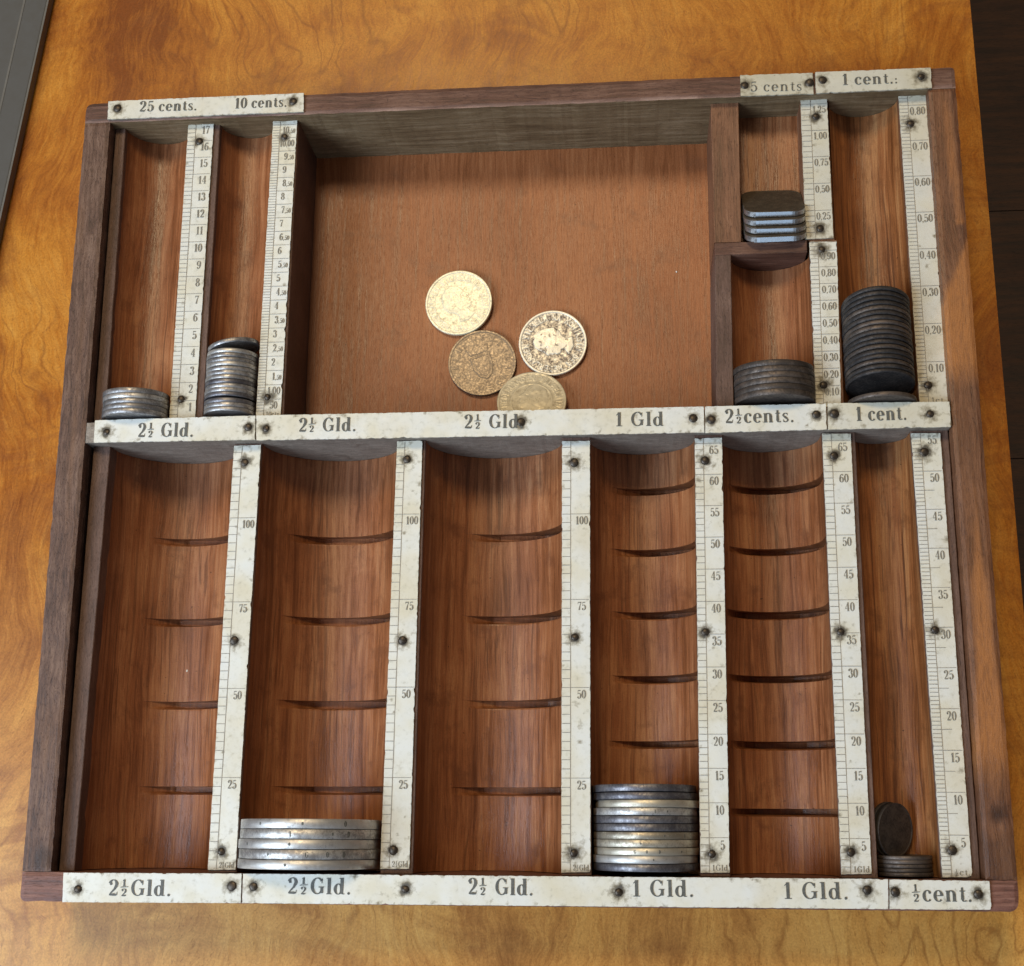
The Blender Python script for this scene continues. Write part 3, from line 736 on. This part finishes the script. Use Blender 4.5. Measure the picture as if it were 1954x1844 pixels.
ORD = ['first', 'second', 'third', 'fourth', 'fifth', 'sixth', 'seventh', 'eighth', 'ninth', 'tenth', 'eleventh', 'twelfth', 'thirteenth', 'fourteenth', 'fifteenth', 'sixteenth', 'seventeenth', 'eighteenth', 'nineteenth', 'twentieth']
def nth(k, n):
    if k == 0: return 'frontmost coin'
    if k == n - 1: return 'rearmost coin'
    return ORD[k] + ' coin from the front'
def place(name, me, x, y, z, lean=0.0, yaw=0.0, roll=0.0, label=None, group=None):
    o = bpy.data.objects.new(name, me); COL.objects.link(o)
    o.location = W(x, y, z)
    o.rotation_mode = 'XYZ'; o.scale = (1, rc.uniform(.94, 1.03), 1)
    o.rotation_euler = (Matrix.Rotation(yaw, 3, 'Z') @ Matrix.Rotation(-lean, 3, 'X') @ Matrix.Rotation(roll, 3, 'Y')).to_euler()
    tag(o, label, 'coin', group)
    return o
LEAN = math.radians

# edge marks on the big coins (stars and letters punched in the rim)
def edge_marks(coin, r, t, text, angs, h):
    V, F = [], []
    for ch, a in zip(text, angs):
        v2, f2 = [], []
        wd = GL[ch][0] * h * .9
        glyph_mesh(v2, f2, ch, (-wd / 2, t / 2 - h / 2), (wd / 2, t / 2 - h / 2), h, .03, 1.25)
        b = len(V)
        for (x, y, z) in v2:
            th = a + x / r; R_ = r + z
            V.append((R_ * math.sin(th), y, R_ * math.cos(th)))
        F += [tuple(b + q for q in f) for f in f2]
    o = bpy.data.objects.new('edge_lettering', mesh_of('edge_lettering', V, F, MAT['ink'])); COL.objects.link(o); o.parent = coin
    return o

# 25 cents: five coins
y = 154.6; mats = ['silver_mid', 'silver_mid', 'silver_mid', 'silver', 'silver_mid']
for k in range(5):
    t = 1.72
    place('silver_coin', cmesh('silver_coin', 11, t, mats[k], N=96), 24.3 + rc.uniform(-.15, .15), y, -5.5, LEAN(-1.5 + rc.uniform(-.4, .4)), 0, rc.uniform(0, 6),
          nth(k, 5) + ' of five small silver coins in the 25 cents channel', 'silver coins in the 25 cents channel')
    y += t + .06
# 10 cents: three in front, a gap, eleven, one leaning askew
y = 155.6
m10 = ['silver_mid', 'silver_mid', 'silver_dark', 'silver_dark', 'silver_mid', 'silver_mid', 'silver_dark', 'silver', 'silver_mid', 'silver_mid', 'silver', 'silver_mid', 'silver_mid', 'silver', 'silver_mid']
for k in range(14):
    t = 1.46
    if k == 3: y += .55
    place('silver_coin', cmesh('silver_coin', 8.7, t, m10[k], N=88), 56.3 + rc.uniform(-.12, .12), y, -6.9, LEAN(rc.uniform(-.5, .3)), 0, rc.uniform(0, 6),
          nth(k, 99) + ' among tiny silver coins in the 10 cents channel', 'silver coins in the 10 cents channel')
    y += t + .05
place('silver_coin', cmesh('silver_coin', 8.7, 1.46, 'silver_mid', N=88), 56.6, 179.2, -6.9, LEAN(-1), LEAN(11), 0.3,
      'rearmost tiny silver coin, standing askew in the 10 cents channel', 'silver coins in the 10 cents channel')

# 2 1/2 cents: six bronze coins
y = 155.6
for k in range(6):
    t = 1.95
    place('bronze_coin', cmesh('bronze_coin', 12.9, t, 'bronze', N=110), 236.6 + rc.uniform(-.2, .2), y, -6.0, LEAN(-1 - .3 * k), 0, rc.uniform(0, 6),
          nth(k, 6) + ' of six bronze coins behind the 2½ cents label', 'bronze coins in the 2½ cents channel')
    y += t + .06
# 1 cent: one alone in front, then eighteen
place('bronze_coin', cmesh('bronze_coin', 10.9, 1.5, 'bronze', N=64), 270.4, 154.4, -5.4, LEAN(1), 0, 1.0,
      'lone dark coin between the long bronze stack and the middle 1 cent label', 'dark bronze coins in the upper 1 cent channel')
y = 160.6
for k in range(18):
    t = 1.46
    place('bronze_coin', cmesh('bronze_coin', 10.9, t, 'bronze' if k in (2, 5, 9, 10, 13) else 'bronze_dark', N=64, bev=.24), 270.2 + rc.uniform(-.15, .15), y, -5.4, LEAN(9 + .35 * k + rc.uniform(-.6, .6)), 0, rc.uniform(0, 6),
          nth(k, 18) + ' of eighteen dark bronze coins in the long stack', 'dark bronze coins in the upper 1 cent channel')
    y += t + .11
# 2 1/2 guilders: five large silver coins
y = 10.3
for k in range(5):
    t = 2.76
    o = place('large_silver_coin', cmesh('large_silver_coin', 21.9, t, 'silver', N=120, rim=1.4), 88.6 + rc.uniform(-.35, .35), y, -9.2, LEAN(.6 + .25 * k), 0, 0,
          nth(k, 5) + ' of five large silver coins at a 2½ Gld. label', 'large silver coins in the second 2½ guilder channel')
    edge_marks(o, 21.9, t, [('*',), ('*', 'G', '0', 'D'), ('*', '*'), ('1', '*', 'D'), ('*', '*', '0')][k], [[-.10], [-.38, .18, .46, .70], [-.80, -.05], [-.06, .52, .76], [-.55, .1, .7]][k], 1.6)
    y += t + .12
# 1 guilder: eleven silver coins of mixed tarnish
y = 10.3
mg = ['silver_dark', 'silver', 'silver_warm', 'silver_warm', 'silver_warm', 'silver_dark', 'silver_dark', 'silver', 'silver_warm', 'silver_dark', 'silver_dark']
for k in range(11):
    t = 2.18
    o = place('silver_coin', cmesh('silver_coin', 16.1, t, mg[k], N=100, rim=1.1), 192.6 + (.9 if k == 8 else rc.uniform(-.3, .3)), y, -13.2, LEAN(.3 + .12 * k), 0, 0,
          nth(k, 11) + ' of eleven 1 Gld. silver coins, ' + ('dark with tarnish' if mg[k] == 'silver_dark' else 'bright and worn'), 'silver coins in the first 1 guilder channel')
    if k in (1, 2, 3, 4, 7): edge_marks(o, 16.1, t, {1: '*', 2: 'G0D*', 3: '*', 4: '*1', 7: '1*'}[k], {1: [.15], 2: [-.22, 0, .24, .7], 3: [-.1], 4: [.35, .8], 7: [.18, .42]}[k], 1.05)
    y += t + .12
# half cents: five upright, two leaning on the left wall
y = 9.3
for k in range(5):
    t = 1.16
    place('tiny_bronze_coin', cmesh('tiny_bronze_coin', 8.1, t, 'bronze', N=56, rim=.6), 270.4 + rc.uniform(-.15, .15), y, -12.9, LEAN(rc.uniform(-.5, .5)), 0, rc.uniform(0, 6),
          nth(k, 5) + ' of five tiny brown coins behind the ½ cent label', 'tiny brown coins in the ½ cent channel')
    y += t + .05
hb = cmesh('tiny_bronze_coin', 8.1, 1.3, 'bronze_dark', N=56, rim=.6)
def lay(name, me, centre, normal, label, group):
    """coin with its y = t face turned along normal"""
    o = bpy.data.objects.new(name, me); COL.objects.link(o); o.location = W(*centre)
    o.rotation_euler = Vector(normal).to_track_quat('Y', 'Z').to_euler(); tag(o, label, 'coin', group); return o
nv = Vector((.66, -.06, .75)).normalized(); c0 = Vector((265.6, 22.9, -13.6))
lay('tiny_bronze_coin', hb, c0, nv, 'tiny dark coin leaning on the ½ cent channel wall, underneath another coin', 'tiny brown coins in the ½ cent channel')
lay('tiny_bronze_coin', hb, c0 + nv * 1.38 + Vector((.9, -.2, -.75)), nv, 'tiny dark coin leaning in the ½ cent channel, its whole face showing', 'tiny brown coins in the ½ cent channel')

# 5 cents: four square nickel coins with rounded corners, leaning back in the square channel
def square_coin(L, t, r):
    bm = bmesh.new(); pts = []
    h = L / 2
    for cx, cy, a0 in ((h - r, h - r, 0), (-h + r, h - r, 90), (-h + r, -h + r, 180), (h - r, -h + r, 270)):
        for k in range(9):
            a = math.radians(a0 + 90 * k / 8); pts.append((cx + r * math.cos(a), cy + r * math.sin(a)))
    rows = []
    for (s_, z) in ((.93, .06), (.94, 0), (.985, 0), (1, .14), (1, t - .14), (.985, t), (.94, t), (.93, t - .06)):
        rows.append([bm.verts.new((x * s_, y * s_, z)) for x, y in pts])
    n = len(pts)
    for k in range(len(rows) - 1):
        for q in range(n): bm.faces.new((rows[k][q], rows[k][(q + 1) % n], rows[k + 1][(q + 1) % n], rows[k + 1][q]))
    bm.faces.new(rows[0][::-1]); bm.faces.new(rows[-1])
    ni = len(bm.faces)
    me = from_bm('square_coin', bm, [MAT['nickel'], MAT['nickel_face']])
    mi = []
    for p in me.polygons: mi.append(1 if abs(p.normal.z) > .5 else 0)
    me.polygons.foreach_set('material_index', mi)
    return me
MAT['nickel_face'] = coin_mat('dull_nickel_face', (.105, .085, .062), (.085, .068, .050), (.06, .048, .035), .05, .55, .35)
sq = square_coin(20.2, 1.95, 4.6)
tl = math.radians(45)
for k in range(4):
    o = bpy.data.objects.new('square_coin', sq); COL.objects.link(o)
    # normal leans to the back: rotate about x by -tl, front edge up
    n = Vector((0, math.sin(tl), math.cos(tl))); e = Vector((0, -math.cos(tl), math.sin(tl)))
    c = Vector((238.9 + .15 * math.sin(k * 2.1), 210.2, -1.8)) - e * 10.1 + Vector((0, 2.95 * k, 0))
    o.location = W(*c); o.rotation_euler = (-tl, 0, math.radians((.6, -.5, .4, -.3)[k]))
    tag(o, ['frontmost square nickel coin in the leaning stack, against the cross bar', 'second square nickel coin from the front in the leaning stack of four',
            'third square nickel coin from the front in the leaning stack of four', 'rearmost square nickel coin, its whole dark face showing atop the stack'][k], 'coin', 'square nickel coins in the 5 cents channel')

# ---- loose coins with struck designs
CAP = {'K': [((0, 0), (0, 1)), ((.6, 1), (0, .45)), ((.2, .6), (.6, 0))], 'O': [((0, .2), (0, .8)), ((0, .8), (.3, 1)), ((.3, 1), (.6, .8)), ((.6, .8), (.6, .2)), ((.6, .2), (.3, 0)), ((.3, 0), (0, .2))],
       'N': [((0, 0), (0, 1)), ((0, 1), (.6, 0)), ((.6, 0), (.6, 1))], 'I': [((.3, 0), (.3, 1))], 'G': [((.6, .85), (.3, 1)), ((.3, 1), (0, .7)), ((0, .7), (0, .3)), ((0, .3), (.3, 0)), ((.3, 0), (.6, .15)), ((.6, .15), (.6, .45)), ((.6, .45), (.35, .45))],
       'D': [((0, 0), (0, 1)), ((0, 1), (.4, .9)), ((.4, .9), (.6, .5)), ((.6, .5), (.4, .1)), ((.4, .1), (0, 0))], 'E': [((0, 0), (0, 1)), ((0, 1), (.55, 1)), ((0, .5), (.45, .5)), ((0, 0), (.55, 0))],
       'R': [((0, 0), (0, 1)), ((0, 1), (.5, .95)), ((.5, .95), (.5, .55)), ((.5, .55), (0, .5)), ((.25, .5), (.6, 0))], 'L': [((0, 0), (0, 1)), ((0, 0), (.55, 0))], 'A': [((0, 0), (.3, 1)), ((.3, 1), (.6, 0)), ((.12, .35), (.48, .35))],
       'W': [((0, 1), (.15, 0)), ((.15, 0), (.3, .8)), ((.3, .8), (.45, 0)), ((.45, 0), (.6, 1))], 'H': [((0, 0), (0, 1)), ((.6, 0), (.6, 1)), ((0, .5), (.6, .5))], 'M': [((0, 0), (.05, 1)), ((.05, 1), (.3, .3)), ((.3, .3), (.55, 1)), ((.55, 1), (.6, 0))]}
import numpy as np
HEAD = [(-.10, .62), (.12, .62), (.27, .52), (.34, .36), (.35, .22), (.45, .04), (.38, 0), (.38, -.10), (.33, -.16), (.35, -.24), (.27, -.32), (.14, -.33), (.13, -.44), (.26, -.60), (-.05, -.68), (-.34, -.56), (-.24, -.38), (-.30, -.22), (-.44, -.10), (-.50, .10), (-.42, .36), (-.28, .54)]
SHIELD = [(-.30, .30), (.30, .30), (.30, -.10), (.18, -.36), (0, -.48), (-.18, -.36), (-.30, -.10)]
CROWN = [(-.26, .36), (.26, .36), (.34, .60), (.16, .52), (0, .68), (-.16, .52), (-.34, .60)]
def poly_sd(x, y, poly):
    p = np.array(poly); n = len(p); d = np.full(x.shape, 9.); ins = np.zeros(x.shape, bool)
    for k in range(n):
        a, b = p[k], p[(k + 1) % n]; e = b - a
        tt = np.clip(((x - a[0]) * e[0] + (y - a[1]) * e[1]) / (e @ e), 0, 1)
        d = np.minimum(d, np.hypot(x - a[0] - tt * e[0], y - a[1] - tt * e[1]))
        c = ((a[1] > y) != (b[1] > y)) & (x < (b[0] - a[0]) * (y - a[1]) / (b[1] - a[1] + 1e-12) + a[0])
        ins ^= c
    return np.where(ins, d, -d)
def struck(name, r, t, mat, text, design, rotl, flip=1, wear_=1.0, seed=0, ring=None, pat=.3, pits=0):
    NA, NR = 220, 56
    rad = np.concatenate([[0.0001], np.linspace(.02, 1, NR)]) ; th = np.arange(NA) * 2 * np.pi / NA
    RR, TH = np.meshgrid(rad, th, indexing='ij'); X, Y_ = RR * np.cos(TH), RR * np.sin(TH)
    H = np.zeros(RR.shape)
    H = np.maximum(H, .30 * np.clip((RR - .93) / .02, 0, 1))                             # rim
    H = np.maximum(H, .20 * np.exp(-((RR - .905) / .014) ** 2) * (np.cos(TH * 55) > 0))        # beads
    if ring: H = np.maximum(H, .2 * np.exp(-((RR - ring) / .016) ** 2))
    n = len(text); hgt = .145; r0 = .725
    for k, ch in enumerate(text):
        if ch == ' ': continue
        a = rotl - 2 * np.pi * k / n
        # local letter coordinates
        da = (TH - a + np.pi) % (2 * np.pi) - np.pi
        lx = -da * RR / (hgt * .95) + .3; ly = (RR - r0) / hgt
        mk = (np.abs(lx - .3) < .7) & (ly > -.4) & (ly < 1.4)
        for (p, q) in CAP[ch]:
            e = (q[0] - p[0], q[1] - p[1]); ee = e[0] ** 2 + e[1] ** 2
            tt = np.clip(((lx - p[0]) * e[0] + (ly - p[1]) * e[1]) / ee, 0, 1)
            d = np.hypot(lx - p[0] - tt * e[0], ly - p[1] - tt * e[1])
            H = np.where(mk, np.maximum(H, .22 * np.clip(1.5 - d / .11, 0, 1)), H)
    nz = np.array([[mn.noise((X[i, j] * 7, Y_[i, j] * 7, seed)) for j in range(NA)] for i in range(len(rad))])
    nz2 = np.array([[mn.noise((X[i, j] * 16, Y_[i, j] * 16, seed + 3)) for j in range(NA)] for i in range(len(rad))])
    ca, sa = math.cos(rotl - 1.57), math.sin(rotl - 1.57)
    U = (X * ca + Y_ * sa) * flip; Vv = -X * sa + Y_ * ca
    if design == 'head':
        sd = poly_sd(U / .92, Vv / .92, HEAD)
        H = np.maximum(H, np.where(sd > 0, .14 + .26 * np.clip(sd / .22, 0, 1) + .16 * nz * (np.hypot(U + .22, Vv - .28) < .42), 0))
        H -= np.where(np.hypot((U - .20), (Vv - .14) * 1.6) < .05, .12, 0)
    else:
        for q in (SHIELD, CROWN):
            sd = poly_sd(U, Vv + .06, q); H = np.maximum(H, np.where(sd > 0, .22 + .10 * nz, 0))
        sd = poly_sd(U, Vv + .06, SHIELD); H -= np.where((sd > .05) & (sd < .085), .14, 0)
    H += .006 * nz2; Hp = H; H = H * wear_ * .9
    # patina in the hollows
    A = np.clip((.13 - Hp) / .13, 0, 1) * np.clip(pat + 1.0 * nz + .35 * nz2, 0, 1)
    A = np.maximum(A, pits * np.clip((nz + .5 * nz2 - .22) * 4, 0, 1) * (RR < .9))
    A *= np.where(RR > .95, .2, 1)
    V = [(float(X[i, j] * r), float(Y_[i, j] * r), float(t - .3 + H[i, j])) for i in range(len(rad)) for j in range(NA)]
    at = [float(v) for v in A.ravel()]
    F = []
    L = len(rad)
    for i in range(L - 1):
        for j in range(NA): F.append((i * NA + j, (i + 1) * NA + j, (i + 1) * NA + (j + 1) % NA, i * NA + (j + 1) % NA))
    F.append([j for j in range(NA - 1, -1, -1)][::-1])
    # edge
    b = (L - 1) * NA
    for (rr, z) in ((r + .14, t - .22), (r + .14, .25), (r - .05, 0)):
        o = len(V)
        for j in range(NA):
            q = rr - (.05 if j % 2 and z > .1 else 0)
            V.append((q * math.cos(th[j]), q * math.sin(th[j]), z)); at.append(.35)
        for j in range(NA): F.append((b + j, o + j, o + (j + 1) % NA, b + (j + 1) % NA))
        b = o
    F.append([b + j for j in range(NA - 1, -1, -1)])
    return mesh_of(name, V, F, MAT[mat], True, None, {'relief': at})
LEG = 'WILHELMINA KONINGIN DER NEDERLANDEN '
def loose(me, x, y, z, tilt, label):
    o = bpy.data.objects.new('loose_coin', me); COL.objects.link(o); o.location = W(x, y, z)
    o.rotation_euler = (tilt[0], tilt[1], 0); tag(o, label, 'coin', 'loose coins lying in the open till'); return o
loose(struck('loose_coin', 11.9, 2.0, 'loose_bright', LEG, 'head', 2.2, 1, .6, 3, None, .10, .18), 129.8, 203.8, -33.6, (math.radians(1.5), math.radians(-2)), 'bright yellowish silver coin, upper left of the loose coins on the till floor')
loose(struck('loose_coin', 11.9, 2.0, 'loose_brown', 'NEDERLANDEN  GELD ', 'shield', 1.9, 1, .30, 8, None, .0), 138.3, 181.2, -33.98, (0, 0), 'dull brown worn coin, just below the bright yellowish one on the till floor')
loose(struck('loose_coin', 11.9, 2.0, 'loose_patina', LEG, 'head', 2.9, -1, .9, 5, None, .9, .95), 163.3, 187.9, -33.98, (0, 0), 'silver coin mottled with dark patina, right of the loose coins on the till floor')
loose(struck('loose_coin', 11.9, 2.0, 'loose_pale', LEG, 'head', 1.2, -1, .5, 7, .60), 156.1, 165.2, -30.6, (math.radians(-15.5), 0), 'pale silver coin partly hidden behind the middle label bar on the till floor')

# two tiny pale crumbs
def crumb(x, y, z, label):
    bm = bmesh.new(); bmesh.ops.create_icosphere(bm, subdivisions=1, radius=.32)
    for v in bm.verts: v.co += Vector((fb(v.co.x * 3 + x, v.co.y * 3, 1), fb(v.co.y * 3, x, 2), fb(v.co.z * 3, y, 3))) * .12; v.co.y *= 1.5; v.co.z *= .6
    o = bpy.data.objects.new('crumb', from_bm('crumb', bm, MAT['plate'])); COL.objects.link(o); o.location = W(x, y, z); tag(o, label, 'crumb')
crumb(207.2, 213.8, -33.8, 'tiny pale crumb lying alone on the till floor right of the loose coins')
crumb(38.6, 73.4, -31.0, 'tiny pale crumb in the far left lower channel between two thumb notches')
